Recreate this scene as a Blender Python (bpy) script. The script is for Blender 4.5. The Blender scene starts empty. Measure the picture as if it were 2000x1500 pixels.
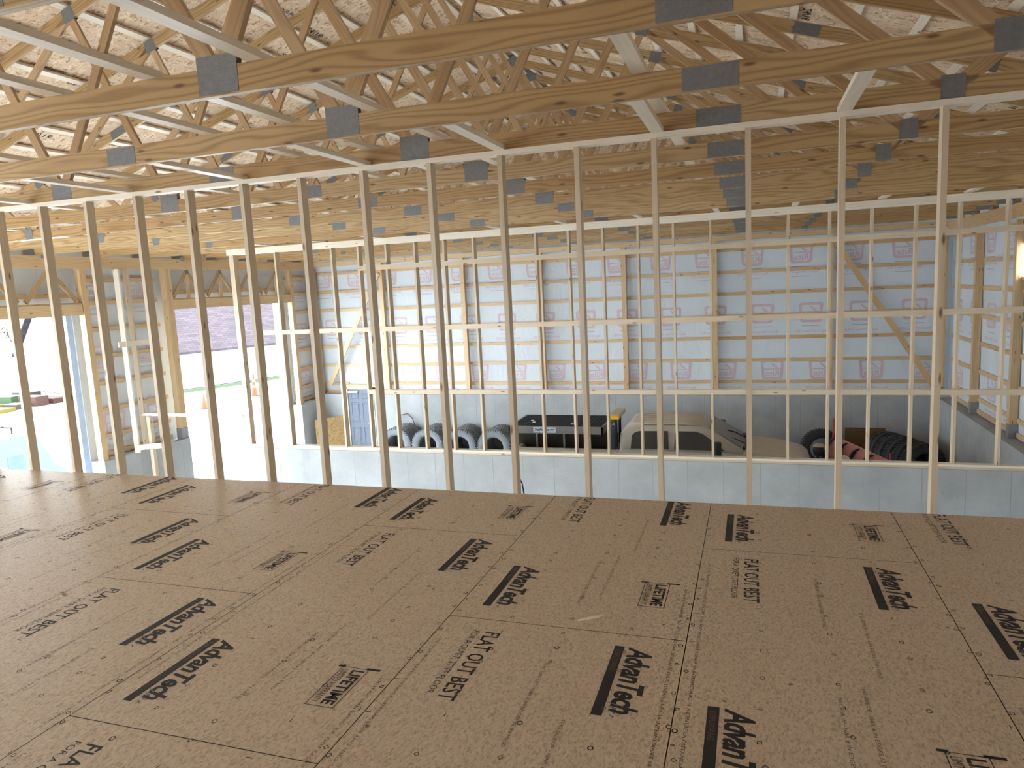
import bpy, bmesh, math, random
from mathutils import Vector, Matrix
random.seed(7)
S = bpy.context.scene
COL = S.collection
# ------------------------------------------------------------------ camera, world, exposure
F_PX, YAW, PITCH, ROLL = 1393.4, -0.3285, 0.1364, -0.0493
CAM = Vector((0.3002, -2.0342, 1.705))
cy, sy, cp, sp = math.cos(YAW), math.sin(YAW), math.cos(PITCH), math.sin(PITCH)
fwd = Vector((sy * cp, cy * cp, -sp)); rgt = Vector((cy, -sy, 0)); upv = rgt.cross(fwd)
c, s = math.cos(ROLL), math.sin(ROLL)
R_, U_ = c * rgt + s * upv, -s * rgt + c * upv
cd = bpy.data.cameras.new('camera'); cam = bpy.data.objects.new('camera', cd); COL.objects.link(cam)
cd.sensor_width = 36; cd.lens = 36 * F_PX / 2000; cd.clip_start = .05; cd.clip_end = 400
M = Matrix((R_, U_, -fwd)).transposed().to_4x4(); M.translation = CAM
cam.matrix_world = M
S.camera = cam
W = bpy.data.worlds.new('sky'); S.world = W; W.use_nodes = True
bg = W.node_tree.nodes['Background']
bg.inputs[0].default_value = (.87, .955, 1.0, 1); bg.inputs[1].default_value = 3.6
vs = S.view_settings; vs.view_transform = 'Standard'; vs.look = 'None'; vs.gamma = 1; vs.use_curve_mapping = False
vs.exposure = 2.08
S.cycles.use_denoising = True; S.cycles.max_bounces = 10; S.cycles.diffuse_bounces = 8
S.cycles.sample_clamp_indirect = 10
try: S.cycles.use_adaptive_sampling = False
except Exception: pass

# ------------------------------------------------------------------ materials
class NT:
    def __init__(s, name, rough=.7, metal=0, spec=.3):
        s.m = bpy.data.materials.new(name); s.m.use_nodes = True; s.t = s.m.node_tree
        s.b = s.t.nodes['Principled BSDF']; s.b.inputs['Roughness'].default_value = rough
        s.b.inputs['Metallic'].default_value = metal; s.b.inputs['Specular IOR Level'].default_value = spec
    def n(s, ty, **kw):
        nd = s.t.nodes.new(ty)
        for k, v in kw.items():
            if k.startswith('i_'):
                key = k[2:]; key = int(key) if key.isdigit() else key.replace('_', ' ')
                if hasattr(v, 'is_output') : s.t.links.new(v, nd.inputs[key])
                else: nd.inputs[key].default_value = v
            else: setattr(nd, k, v)
        return nd
    def link(s, a, b): s.t.links.new(a, b)
    def math(s, op, a, b=0., c=0., clamp=False):
        nd = s.t.nodes.new('ShaderNodeMath'); nd.operation = op; nd.use_clamp = clamp
        for i, v in enumerate((a, b, c)):
            if hasattr(v, 'is_output'): s.t.links.new(v, nd.inputs[i])
            else: nd.inputs[i].default_value = v
        return nd.outputs[0]
    def vmath(s, op, a, b):
        nd = s.t.nodes.new('ShaderNodeVectorMath'); nd.operation = op
        for i, v in enumerate((a, b)):
            if hasattr(v, 'is_output'): s.t.links.new(v, nd.inputs[i])
            else: nd.inputs[i].default_value = v
        return nd.outputs[0]
    def mix(s, f, a, b, mode='MIX'):
        nd = s.t.nodes.new('ShaderNodeMix'); nd.data_type = 'RGBA'; nd.blend_type = mode
        for k, v in ((0, f), (6, a), (7, b)):
            if hasattr(v, 'is_output'): s.t.links.new(v, nd.inputs[k])
            else: nd.inputs[k].default_value = v if k == 0 else (*v, 1)
        return nd.outputs[2]
    def ramp(s, f, stops):
        nd = s.t.nodes.new('ShaderNodeValToRGB'); s.t.links.new(f, nd.inputs[0])
        e = nd.color_ramp.elements
        while len(e) > 1: e.remove(e[0])
        e[0].position = stops[0][0]; e[0].color = (*stops[0][1], 1)
        for p, cc in stops[1:]:
            q = e.new(p); q.color = (*cc, 1)
        return nd.outputs[0]
    def out(s, col, bump=None, strength=.2, dist=.01):
        s.t.links.new(col, s.b.inputs['Base Color'])
        if bump is not None:
            bn = s.n('ShaderNodeBump', i_Strength=strength, i_Distance=dist); s.t.links.new(bump, bn.inputs['Height'])
            s.t.links.new(bn.outputs[0], s.b.inputs['Normal'])
        return s.m

def wood(name, light, dark, tint, knots=.5, contrast=.6, rough=.38):
    g = NT(name, rough, 0, .6)
    uv = g.n('ShaderNodeUVMap').outputs[0]
    rnd = g.n('ShaderNodeObjectInfo').outputs['Random']
    off = g.n('ShaderNodeCombineXYZ', i_0=g.math('MULTIPLY', rnd, 41.), i_1=g.math('MULTIPLY', rnd, 7.3)).outputs[0]
    co = g.vmath('ADD', uv, off)
    lo = g.n('ShaderNodeTexNoise', i_Vector=g.vmath('MULTIPLY', co, (.9, 7., 1.)), i_Scale=1., i_Detail=1.).outputs[0]
    v = g.n('ShaderNodeSeparateXYZ', i_0=co).outputs[1]
    ph = g.math('ADD', g.math('MULTIPLY', v, 150.), g.math('MULTIPLY', lo, 34.))
    ring = g.math('MULTIPLY_ADD', g.math('SINE', ph), .5, .5)
    ring = g.math('POWER', ring, 2.2)
    fine = g.n('ShaderNodeTexNoise', i_Vector=g.vmath('MULTIPLY', co, (5., 260., 1.)), i_Scale=1., i_Detail=2.).outputs[0]
    f = g.math('MULTIPLY_ADD', ring, contrast, g.math('MULTIPLY', g.math('SUBTRACT', fine, .5), .5), clamp=True)
    col = g.mix(f, light, dark)
    big = g.n('ShaderNodeTexNoise', i_Vector=g.vmath('MULTIPLY', co, (.8, 3., 1.)), i_Scale=1., i_Detail=0.).outputs[0]
    col = g.mix(g.math('MULTIPLY', g.math('ADD', rnd, g.math('SUBTRACT', big, .6), clamp=True), .75), col, tint, 'MULTIPLY')
    vo = g.n('ShaderNodeTexVoronoi', i_Vector=g.vmath('MULTIPLY', co, (2.2, 7.5, 1.)), i_Scale=1.)
    vo.voronoi_dimensions = '2D'
    gate = g.math('GREATER_THAN', g.n('ShaderNodeSeparateColor', i_0=vo.outputs['Color']).outputs[0], 1 - knots * .45)
    kd = g.n('ShaderNodeMapRange', i_Value=vo.outputs['Distance'], i_From_Min=.04, i_From_Max=.11, i_To_Min=1., i_To_Max=0.).outputs[0]
    col = g.mix(g.math('MULTIPLY', g.math('MULTIPLY', kd, gate), .85), col, (.10, .045, .018))
    return g.out(col, fine, .06, .001)

M_TRUSS = wood('truss_lumber', (.47, .33, .165), (.23, .13, .052), (.78, .64, .48), .9, .62)
M_TRUSS2 = wood('web_lumber', (.48, .34, .20), (.34, .22, .11), (.82, .72, .60), .7, .55)
M_STUD = wood('pale_stud_lumber', (.62, .52, .39), (.50, .395, .27), (.88, .82, .75), .6, .35)
M_GIRT = wood('girt_lumber', (.66, .49, .29), (.50, .34, .18), (.86, .74, .6), .7, .5)
M_WHITE = wood('bracing_lumber', (.80, .74, .64), (.68, .60, .48), (.95, .93, .90), .3, .3)

def plain(name, col, rough=.6, metal=0, var=.15, scale=6., spec=.3):
    g = NT(name, rough, metal, spec)
    co = g.n('ShaderNodeTexCoord').outputs['Object']
    nz = g.n('ShaderNodeTexNoise', i_Vector=co, i_Scale=scale, i_Detail=4.).outputs[0]
    return g.out(g.mix(nz, [x * (1 - var) for x in col], [min(1, x * (1 + var)) for x in col]))
def plate_mat():
    g = NT('galvanized_plate', .5, .25, .4)
    co = g.n('ShaderNodeTexCoord').outputs['Object']
    ch = g.n('ShaderNodeTexNoise', i_Vector=co, i_Scale=30., i_Detail=3.).outputs[0]
    vo = g.n('ShaderNodeTexVoronoi', i_Vector=g.vmath('MULTIPLY', co, (60., 60., 130.)), i_Scale=1.).outputs['Distance']
    hole = g.math('LESS_THAN', vo, .24)
    col = g.mix(ch, (.14, .145, .15), (.235, .24, .25))
    return g.out(g.mix(g.math('MULTIPLY', hole, .7), col, (.14, .14, .15)), vo, .3, .002)
M_PLATE = plate_mat()

def osb(name, base, dark, hi, sc=1., coord='Object'):
    g = NT(name, .75)
    co = g.n('ShaderNodeTexCoord').outputs[coord]
    nz = g.n('ShaderNodeTexNoise', i_Vector=co, i_Scale=14. * sc, i_Detail=2.)
    wob = g.vmath('ADD', co, g.vmath('MULTIPLY', nz.outputs['Color'], (.08, .08, .08)))
    a = g.n('ShaderNodeTexVoronoi', i_Vector=g.vmath('MULTIPLY', wob, (10., 34., 22.)), i_Scale=sc)
    b = g.n('ShaderNodeTexVoronoi', i_Vector=g.vmath('MULTIPLY', wob, (32., 11., 24.)), i_Scale=sc)
    ca = g.n('ShaderNodeSeparateColor', i_0=a.outputs['Color']).outputs[0]
    cb = g.n('ShaderNodeSeparateColor', i_0=b.outputs['Color']).outputs[1]
    sel = g.math('GREATER_THAN', g.n('ShaderNodeSeparateColor', i_0=a.outputs['Color']).outputs[2], .5)
    v = g.math('ADD', g.math('MULTIPLY', ca, sel), g.math('MULTIPLY', cb, g.math('SUBTRACT', 1., sel)))
    fine = g.n('ShaderNodeTexNoise', i_Vector=co, i_Scale=70. * sc, i_Detail=3.).outputs[0]
    v = g.math('MULTIPLY_ADD', g.math('SUBTRACT', fine, .5), .8, v)
    return g.out(g.ramp(v, [(0., dark), (.22, base), (.7, base), (1., hi)]), v, .3, .004)
M_OSB = osb('roof_osb', (.66, .51, .37), (.33, .21, .12), (.80, .66, .49))
M_OSBD = osb('osb_sheet', (.50, .33, .15), (.34, .2, .08), (.60, .43, .22))

def subfloor():
    g = NT('subfloor_panel', .42, 0, .5)
    co = g.n('ShaderNodeTexCoord').outputs['Object']
    n1 = g.n('ShaderNodeTexNoise', i_Vector=co, i_Scale=1.1, i_Detail=3.).outputs[0]
    n2 = g.n('ShaderNodeTexNoise', i_Vector=g.vmath('MULTIPLY', co, (95., 50., 1.)), i_Scale=1., i_Detail=4., i_Distortion=1.2).outputs[0]
    vo = g.n('ShaderNodeTexVoronoi', i_Vector=g.vmath('MULTIPLY', co, (130., 60., 1.)), i_Scale=1.)
    fl = g.n('ShaderNodeSeparateColor', i_0=vo.outputs['Color']).outputs[0]
    v = g.math('ADD', g.math('MULTIPLY', n2, .75), g.math('MULTIPLY', fl, .3))
    col = g.ramp(v, [(.28, (.32, .255, .197)), (.5, (.51, .43, .34)), (.72, (.59, .505, .405)), (.95, (.74, .66, .55))])
    col = g.mix(g.math('MULTIPLY_ADD', n1, 1.2, -.25, clamp=True), col, (1.0, .93, .86), 'MULTIPLY')
    sp_ = g.n('ShaderNodeTexVoronoi', i_Vector=co, i_Scale=5.)
    d = g.math('LESS_THAN', sp_.outputs['Distance'], .045)
    col = g.mix(g.math('MULTIPLY', d, .7), col, (.06, .035, .02))
    return g.out(col, v, .12, .002)
M_SUB = subfloor()
M_INK = plain('black_ink', (.022, .023, .027), .6, 0, .3, 60.)
M_INKF = plain('faded_ink', (.105, .08, .062), .6, 0, .3, 60.)
M_INKB = plain('blue_ink', (.09, .14, .19), .6, 0, .3, 60.)
M_GAP = plain('seam_gap', (.03, .018, .01), .9)

def concrete(name, base, seams=0., rough=.85):
    g = NT(name, rough)
    co = g.n('ShaderNodeTexCoord').outputs['Object']
    n1 = g.n('ShaderNodeTexNoise', i_Vector=co, i_Scale=1.3, i_Detail=6., i_Roughness=.65).outputs[0]
    n2 = g.n('ShaderNodeTexNoise', i_Vector=g.vmath('MULTIPLY', co, (3., 3., 14.)), i_Scale=1., i_Detail=5.).outputs[0]
    col = g.mix(g.math('MULTIPLY_ADD', n1, 1.6, -.3, clamp=True), [x * .62 for x in base], [min(1, x * 1.16) for x in base])
    col = g.mix(g.math('MULTIPLY', n2, .5), col, [x * .8 for x in base])
    if seams:
        xs = g.n('ShaderNodeSeparateXYZ', i_0=co)
        q = g.math('ADD', xs.outputs[0], xs.outputs[1])
        fr = g.math('FRACT', g.math('DIVIDE', g.math('ADD', q, g.math('MULTIPLY', n2, .02)), seams))
        ln = g.math('LESS_THAN', fr, .022)
        col = g.mix(g.math('MULTIPLY', ln, g.math('MULTIPLY_ADD', n1, 2.2, -.75, clamp=True)), col, [x * .45 for x in base])
        vo = g.n('ShaderNodeTexVoronoi', i_Vector=co, i_Scale=9.)
        col = g.mix(g.math('MULTIPLY', g.math('LESS_THAN', vo.outputs['Distance'], .07), .5), col, [x * .4 for x in base])
    return g.out(col, n1, .2, .01)
M_CONC = concrete('poured_concrete', (.44, .468, .485), .61)
M_SLAB = concrete('slab_concrete', (.80, .80, .79)); M_APRON = concrete('apron_concrete', (.78, .78, .77))

def wrapmat(nm, trans):
    g = NT(nm, .45, 0, .4)
    co = g.n('ShaderNodeTexCoord').outputs['Object']
    n1 = g.n('ShaderNodeTexNoise', i_Vector=g.vmath('MULTIPLY', co, (2.2, 2.2, 1.2)), i_Scale=1., i_Detail=3., i_Distortion=2.2).outputs[0]
    n2 = g.n('ShaderNodeTexNoise', i_Vector=co, i_Scale=.5, i_Detail=1.).outputs[0]
    m = g.out(g.mix(n2, (.59, .64, .68), (.68, .735, .775)), n1, .35, .06)
    if trans:
        tr = g.n('ShaderNodeBsdfTranslucent', i_Color=(.75, .88, 1., 1)); mx = g.n('ShaderNodeMixShader', i_0=trans)
        g.link(g.b.outputs[0], mx.inputs[1]); g.link(tr.outputs[0], mx.inputs[2])
        g.link(mx.outputs[0], g.t.nodes['Material Output'].inputs['Surface'])
    return m
M_WRAP = wrapmat('house_wrap', .045)
M_WRAPD = wrapmat('sided_house_wrap', 0)
M_RED = plain('red_print', (.62, .49, .55), .6)
M_GRAY = plain('gray_print', (.45, .48, .56), .6)
M_METAL = plain('galvanized_bracket', (.32, .34, .37), .45, .5)
M_DARK = plain('dark_metal', (.02, .021, .024), .5)
M_BLUE = plain('jamb_trim_blue_reflection', (.42, .56, .80), .5)  # metal trim with the blue reflected light put into its colour

# ------------------------------------------------------------------ mesh helpers
def mk(name, verts, faces, mat, parent=None, uvs=None, loc=None, smooth=False):
    me = bpy.data.meshes.new(name)
    me.from_pydata([tuple(v) for v in verts], [], faces)
    if uvs:
        l = me.uv_layers.new(name='UVMap')
        for i, q in enumerate(uvs): l.data[i].uv = q
    me.materials.append(mat)
    if smooth:
        for p in me.polygons: p.use_smooth = True
    me.update()
    o = bpy.data.objects.new(name, me); COL.objects.link(o)
    if loc is not None: o.location = loc
    if parent is not None: o.parent = parent
    return o
def boardgeo(a, b, w, t, up=(0, 0, 1), ends=None):
    a, b = Vector(a), Vector(b); d = (b - a); L = d.length; d.normalize()
    u = Vector(up); u = (u - d * u.dot(d)).normalized(); n = d.cross(u)
    V = []; uo, vo = random.uniform(0, 60), random.uniform(0, 9)
    for k, e in ((0, a), (1, b)):
        for iu, it in ((-1, -1), (1, -1), (1, 1), (-1, 1)):
            V.append(e + u * (w / 2 * iu) + n * (t / 2 * it))
    Fc = [(0, 4, 5, 1), (1, 5, 6, 2), (2, 6, 7, 3), (3, 7, 4, 0), (0, 1, 2, 3), (7, 6, 5, 4)]
    UV = []; v0 = vo
    for k, h in ((0, w), (1, t), (2, w), (3, t)):
        UV += [(uo, v0), (uo + L, v0), (uo + L, v0 + h), (uo, v0 + h)]; v0 += h
    for k in range(2): UV += [(uo, vo), (uo + .02, vo + w), (uo + .02 + t, vo + w), (uo + t, vo)]
    return V, Fc, UV
def tag(o, label=None, cat=None, group=None, kind=None):
    if label: o['label'] = label
    if cat: o['category'] = cat
    if group: o['group'] = group
    if kind: o['kind'] = kind
    return o
def board(name, a, b, w, t, mat, up=(0, 0, 1), parent=None, **tg):
    V, Fc, UV = boardgeo(a, b, w, t, up)
    if parent is None:
        base = Vector(a); V = [v - base for v in V]; o = mk(name, V, Fc, mat, None, UV, base)
        if tg: tag(o, **tg)
        return o
    return mk(name, V, Fc, mat, parent, UV)
class MB:
    def __init__(s): s.v = []; s.f = []; s.uv = []
    def add(s, V, F, UV=None):
        n = len(s.v); s.v += [Vector(v) for v in V]; s.f += [tuple(i + n for i in f) for f in F]
        s.uv += UV if UV else [(0, 0)] * sum(len(f) for f in F); return s
    def box(s, x0, x1, y0, y1, z0, z1):
        V = [(x, y, z) for z in (z0, z1) for x, y in ((x0, y0), (x1, y0), (x1, y1), (x0, y1))]
        F = [(0, 3, 2, 1), (4, 5, 6, 7), (0, 1, 5, 4), (1, 2, 6, 5), (2, 3, 7, 6), (3, 0, 4, 7)]
        UV = []
        for f in F:
            for i in f:
                x, y, z = V[i]; UV.append((x + y * .13, z + y))
        return s.add(V, F, UV)
    def bd(s, a, b, w, t, up=(0, 0, 1)): return s.add(*boardgeo(a, b, w, t, up))
    def prism(s, poly, axis, h0, h1):            # poly of 2D points; axis 0,1,2 = extrusion axis
        def P(p, h):
            return (h, p[0], p[1]) if axis == 0 else (p[0], h, p[1]) if axis == 1 else (p[0], p[1], h)
        n = len(poly); V = [P(p, h0) for p in poly] + [P(p, h1) for p in poly]
        F = [tuple(range(n)), tuple(range(2 * n - 1, n - 1, -1))] + [(i, i + n, (i + 1) % n + n, (i + 1) % n) for i in range(n)]
        return s.add(V, F)
    def lathe(s, prof, c, ax, seg=32):           # prof: (radius, along) list
        c = Vector(c); ax = Vector(ax).normalized(); a = ax.orthogonal().normalized(); b = ax.cross(a); n = len(prof); V = []
        for k in range(seg):
            an = 2 * math.pi * k / seg; d = a * math.cos(an) + b * math.sin(an)
            V += [c + d * r + ax * h for r, h in prof]
        F = [(k * n + i, k * n + (i + 1), ((k + 1) % seg) * n + i + 1, ((k + 1) % seg) * n + i) for k in range(seg) for i in range(n - 1)]
        return s.add(V, F)
    def tube(s, pts, r, seg=8):
        pts = [Vector(p) for p in pts]; V = []; n = len(pts); pa = None
        for i, p in enumerate(pts):
            d = (pts[min(i + 1, n - 1)] - pts[max(i - 1, 0)]).normalized()
            a = d.orthogonal().normalized() if pa is None else (pa - d * pa.dot(d)).normalized(); pa = a; b = d.cross(a)
            V += [p + (a * math.cos(2 * math.pi * k / seg) + b * math.sin(2 * math.pi * k / seg)) * r for k in range(seg)]
        F = [(i * seg + k, i * seg + (k + 1) % seg, (i + 1) * seg + (k + 1) % seg, (i + 1) * seg + k) for i in range(n - 1) for k in range(seg)]
        F += [tuple(range(seg - 1, -1, -1)), tuple((n - 1) * seg + k for k in range(seg))]
        return s.add(V, F)
    def build(s, name, mat, parent=None, loc=None, smooth=False, bevel=0., **tg):
        V = s.v
        if parent is None and loc is None and V:
            mn = Vector([min(v[i] for v in V) for i in range(3)]); mx = Vector([max(v[i] for v in V) for i in range(3)])
            loc = Vector(((mn.x + mx.x) / 2, (mn.y + mx.y) / 2, mn.z)); V = [v - loc for v in V]
        o = mk(name, V, s.f, mat, parent, s.uv, loc, smooth)
        bm = bmesh.new(); bm.from_mesh(o.data); bmesh.ops.recalc_face_normals(bm, faces=bm.faces); bm.to_mesh(o.data); bm.free()
        if bevel:
            md = o.modifiers.new('bevel', 'BEVEL'); md.width = bevel; md.segments = 3; md.limit_method = 'ANGLE'; md.angle_limit = math.radians(35)
        if tg: tag(o, **tg)
        return o
def empty(name, loc, **tg):
    o = bpy.data.objects.new(name, None); COL.objects.link(o); o.location = loc; o.empty_display_size = .1
    return tag(o, **tg)
def dup(root, loc, rot=None, **tg):
    def cp(o, par):
        c_ = o.copy(); COL.objects.link(c_)
        if par: c_.parent = par
        for ch in list(o.children): cp(ch, c_)
        return c_
    r = cp(root, None); r.location = loc
    if rot is not None: r.rotation_euler = rot
    return tag(r, **tg)
ORD = 'zeroth first second third fourth fifth sixth seventh eighth ninth tenth eleventh twelfth thirteenth fourteenth fifteenth sixteenth seventeenth eighteenth nineteenth twentieth'.split()
def ordn(i): return ORD[i] if i < len(ORD) else 'twenty-' + ORD[i - 20]
FONT = None
def text_geo(body, size, shear=0., bold=0., spacing=1.):
    cu = bpy.data.curves.new('t', 'FONT'); cu.body = body; cu.size = size; cu.shear = shear; cu.offset = bold; cu.space_character = spacing
    cu.resolution_u = 2
    o = bpy.data.objects.new('t', cu); COL.objects.link(o); bpy.context.view_layer.update()
    dg = bpy.context.evaluated_depsgraph_get(); me = bpy.data.meshes.new_from_object(o.evaluated_get(dg))
    V = [v.co.copy() for v in me.vertices]; Fc = [tuple(p.vertices) for p in me.polygons]
    bpy.data.objects.remove(o); bpy.data.curves.remove(cu); bpy.data.meshes.remove(me)
    return V, Fc
def fit(geo, w, h):       # rescale text geometry into 0..w, 0..h
    V, Fc = geo; x0 = min(v.x for v in V); x1 = max(v.x for v in V); y0 = min(v.y for v in V); y1 = max(v.y for v in V)
    return [Vector(((v.x - x0) / (x1 - x0) * w, (v.y - y0) / (y1 - y0) * h, 0)) for v in V], Fc
def placed(geo, o, ex, ey):
    o, ex, ey = Vector(o), Vector(ex), Vector(ey)
    return [o + ex * v.x + ey * v.y for v in geo[0]], geo[1]
def rect(x0, y0, x1, y1): return [Vector((x0, y0, 0)), Vector((x1, y0, 0)), Vector((x1, y1, 0)), Vector((x0, y1, 0))], [(0, 1, 2, 3)]
def frame(x0, y0, x1, y1, t):
    V, Fc = [], []
    for r in ((x0, y0, x1, y0 + t), (x0, y1 - t, x1, y1), (x0, y0, x0 + t, y1), (x1 - t, y0, x1, y1)):
        q = rect(*r); Fc += [tuple(i + len(V) for i in f) for f in q[1]]; V += q[0]
    return V, Fc

XL, XR, YB, YF = -13.38, 4.95, -5.0, 18.2          # inner faces of the wrap
ZG = -3.4                                         # shop floor
ZB = 2.754                                        # underside of the trusses
XC = -4.24
PI = math.pi
struct = dict(kind='structure')

# ------------------------------------------------------------------ upper floor deck with its printed marks
fl = MB().box(-8.7, 4.66, YB, 3.392, -.023, 0).build('floor', M_SUB, **struct)
FO = fl.location
def on_floor(mb, name, mat):
    mb.v = [v - FO for v in mb.v]
    return mb.build(name, mat, fl)
seam = MB()
ft8, ft4 = 2.438, 1.2192
def flat(mb, geo, z): mb.add([(v[0], v[1], z) for v in geo[0]], geo[1])
for i in range(-9, 5):
    x = i * ft4
    if -8.6 < x < 4.6: flat(seam, rect(x - .0022, YB, x + .0022, 3.39), .0006)
    y0 = -7.3152 if i % 2 == 0 else -6.096
    y = y0
    while y < 3.39:
        if y > YB and x > -8.6: flat(seam, rect(x, y - .0022, min(x + ft4, 4.6), y + .0022), .0007)
        y += ft8
on_floor(seam, 'panel_seams', M_GAP)
ink, inkf, inkb = MB(), MB(), MB()
gA = fit(text_geo('AdvanTech', 1, .25, .03, .92), .53, .118)
gS = fit(text_geo('SUBFLOORING', 1, 0, .012), .19, .026)
gF = fit(text_geo('FLAT OUT BEST', 1, 0, .012), .60, .082)
gF2 = fit(text_geo('FOR A QUIET, STIFF FLOOR', 1), .57, .04)
gL = fit(text_geo('LIFETIME', 1, 0, .03), .27, .062)
gL2 = fit(text_geo('LIMITED WARRANTY', 1), .26, .034)
gT1 = fit(text_geo('USE 24 OC SPAN RATED  DO NOT CLOSE GAP, SIDES AND ENDS  LINEA 1 LINEA 1A INTERMEDIAIRE 16 A CENTRE LA DISTANCIA', 1), 1.9, .017)
gT2 = fit(text_geo('THIS SIDE UP - NAIL 6 IN EDGES 12 IN FIELD', 1), .62, .015)
EX, EY = Vector((0, -1, 0)), Vector((1, 0, 0))
def stamp(mb, geo, x, y, z=.0008): mb.add(*placed(geo, (x, y, z), EX, EY))
for i in range(-7, 4):
    x0 = i * ft4; sh = 0 if i % 2 == 0 else ft4
    for n in range(-2, 3):
        yb = n * ft8 + sh
        def ok(y): return -1.3 < y < 3.9 and x0 > -8.6
        def clipok(y, ln): return y <= 3.385 and y - ln > -3
        for (dx, dy) in ((.19, .71), (.965, 2.32)):
            y = yb + dy
            if ok(y):
                if not clipok(y, .55): y = 3.38
                stamp(ink, gA, x0 + dx, y); stamp(ink, rect(0, -.064, .56, -.018), x0 + dx, y)
                stamp(inkf, placed(gS, (.03, -.055, 0), (1, 0, 0), (0, 1, 0)), x0 + dx, y, .0011)
                for k in range(4): stamp(inkb, ([Vector((.47 + k * .028, .0, 0)), Vector((.482 + k * .028, .0, 0)), Vector((.455 + k * .028, -.052 + k * .008, 0))], [(0, 1, 2)]), x0 + dx + .03, y, .0012)
        y = yb + 2.31
        if ok(y):
            if y > 3.385: y = 3.38
            stamp(ink, gF, x0 + .25, y); stamp(ink, placed(gF2, (0, -.07, 0), (1, 0, 0), (0, 1, 0)), x0 + .25, y)
        y = yb + .61
        if ok(y) and clipok(y, .3):
            stamp(ink, gL, x0 + 1.0, y); stamp(ink, placed(gL2, (.005, -.05, 0), (1, 0, 0), (0, 1, 0)), x0 + 1.0, y)
            stamp(ink, frame(-.02, -.062, .29, .078, .004), x0 + 1.0, y); stamp(ink, rect(-.03, .06, -.014, .13), x0 + 1.0, y)
            stamp(ink, rect(-.03, -.085, -.014, -.05), x0 + 1.0, y)
        y = yb + 2.2
        if y < 3.3 and y > -2.5:
            stamp(inkf, gT1, x0 + .045, y); stamp(inkf, gT1, x0 - .06, y - .4)
        for dx, dy in ((.62, 2.1), (.80, 1.7), (.62, .9), (.72, 1.0)):
            y = yb + dy
            if y < 3.3 and y > -2.0: stamp(inkf, gT2, x0 + dx, y)
    rg = random.Random(i + 50)
    for dx in (-.018, .02, .33, .64, .95):
        y = 3.3
        k = 0
        while y > -1.6:
            y -= rg.uniform(.12, .3); k += 1
            if x0 + dx < -9: continue
            x = x0 + dx + rg.uniform(-.01, .01)
            r = .0125; ty = k % 3; V = []; Fc = []
            if rg.random() < .25:
                flat(ink, rect(x - .002, y - .012, x + .002, y + .012) if rg.random() < .5 else rect(x - .014, y - .002, x + .014, y + .002), .0009); continue
            n = 10 if ty == 0 else 4; a0 = 0 if ty < 2 else PI / 4
            for q in range(n):
                a = a0 + 2 * PI * q / n; V += [(x + r * math.cos(a), y + r * 1.15 * math.sin(a), .0009), (x + r * .62 * math.cos(a), y + r * .7 * math.sin(a), .0009)]
            Fc = [(2 * q, 2 * ((q + 1) % n), 2 * ((q + 1) % n) + 1, 2 * q + 1) for q in range(n)]
            (ink if rg.random() < .6 else inkf).add(V, Fc)
on_floor(ink, 'printed_lettering', M_INK); on_floor(inkf, 'faded_small_print', M_INKF); on_floor(inkb, 'logo_leaves', M_INKB)
# wood splinters lying on the deck
for (a, b, w_, lab) in (((.235 - .77, 1.30, .004), (.33 - .77, 1.37, .006), .012, 'pale wood splinter on the deck near its middle'),
                        ((-.03, .35, .003), (.04, .34, .003), .005, 'thin pale wood sliver on the deck left of the tall black lettering')):
    pass
# ------------------------------------------------------------------ shop floor, concrete walls
MB().box(XL - .1, XR + .1, YB, YF + .1, ZG - .15, ZG).build('floor_shop', M_SLAB, **struct)
def cwall(n, *b): return MB().box(*b).build(n, M_CONC, **struct)
ZC = -1.5
cwall('wall_far_concrete', -11.15, XR + .1, 17.86, 18.4, ZG, ZC)
cwall('wall_far_corner_concrete', XL - .1, -12.17, 17.86, 18.4, ZG, ZC)
cwall('wall_right_concrete', 4.66, XR + .25, YB, 17.86, ZG, ZC - .05)
cwall('wall_middle_concrete', -10.13, 4.66, 10.53, 10.76, ZG, ZC)
DOORS = [(-3.2, .3), (2.6, 7.2), (4.9 + .0, 0)][:0]
D = [(4.3, 9.42), (11.92, 16.62), (-4.2, 3.7)]       # door openings along the left wall; the third, unseen, is added for light
cwall('wall_left_concrete', -13.5, -13.0, 9.42, 11.92, ZG, -1.64)
cwall('wall_left_end_concrete', -13.5, -13.0, 16.62, 17.86, ZG, -1.64)
cwall('wall_left_near_concrete', -13.5, -13.0, 3.7, 4.3, ZG, -1.64)
cwall('wall_left_rear_concrete', -13.5, -13.0, YB, -4.2, ZG, -1.64)
def slab(n, m, *b, **k): return MB().box(*b).build(n, m, **(k or struct))
slab('wall_far', M_WRAP, XL, XR, YF, YF + .06, ZC, 3.3)
slab('wall_right', M_WRAP, XR, XR + .06, YB, 12.9, ZC - .06, 3.1)
slab('wall_right_end', M_WRAP, XR, XR + .06, 13.25, YF, ZC - .06, 3.1)
slab('wall_right_above_window', M_WRAP, XR, XR + .06, 12.9, 13.25, 2.06, 3.1)
slab('wall_right_below_window', M_WRAP, XR, XR + .06, 12.9, 13.25, ZC - .06, 1.37)
ZD = 1.54
slab('wall_left', M_WRAPD, XL - .06, XL, 9.42, 11.92, -1.64, 3.0)
slab('wall_left_end', M_WRAPD, XL - .06, XL, 16.62, YF, -1.64, 3.0)
slab('wall_left_near', M_WRAPD, XL - .06, XL, 3.7, 4.3, -1.64, 3.0)
slab('wall_left_rear', M_WRAPD, XL - .06, XL, YB, -4.2, -1.64, 3.0)
for i, (a, b) in enumerate(D): slab('wall_left_over_door_%d' % (i + 1), M_WRAPD, XL - .06, XL, a, b, ZD, 3.0)
slab('wall_back', M_CONC, -9, XR, YB - .2, YB, ZG, ZC)
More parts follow.
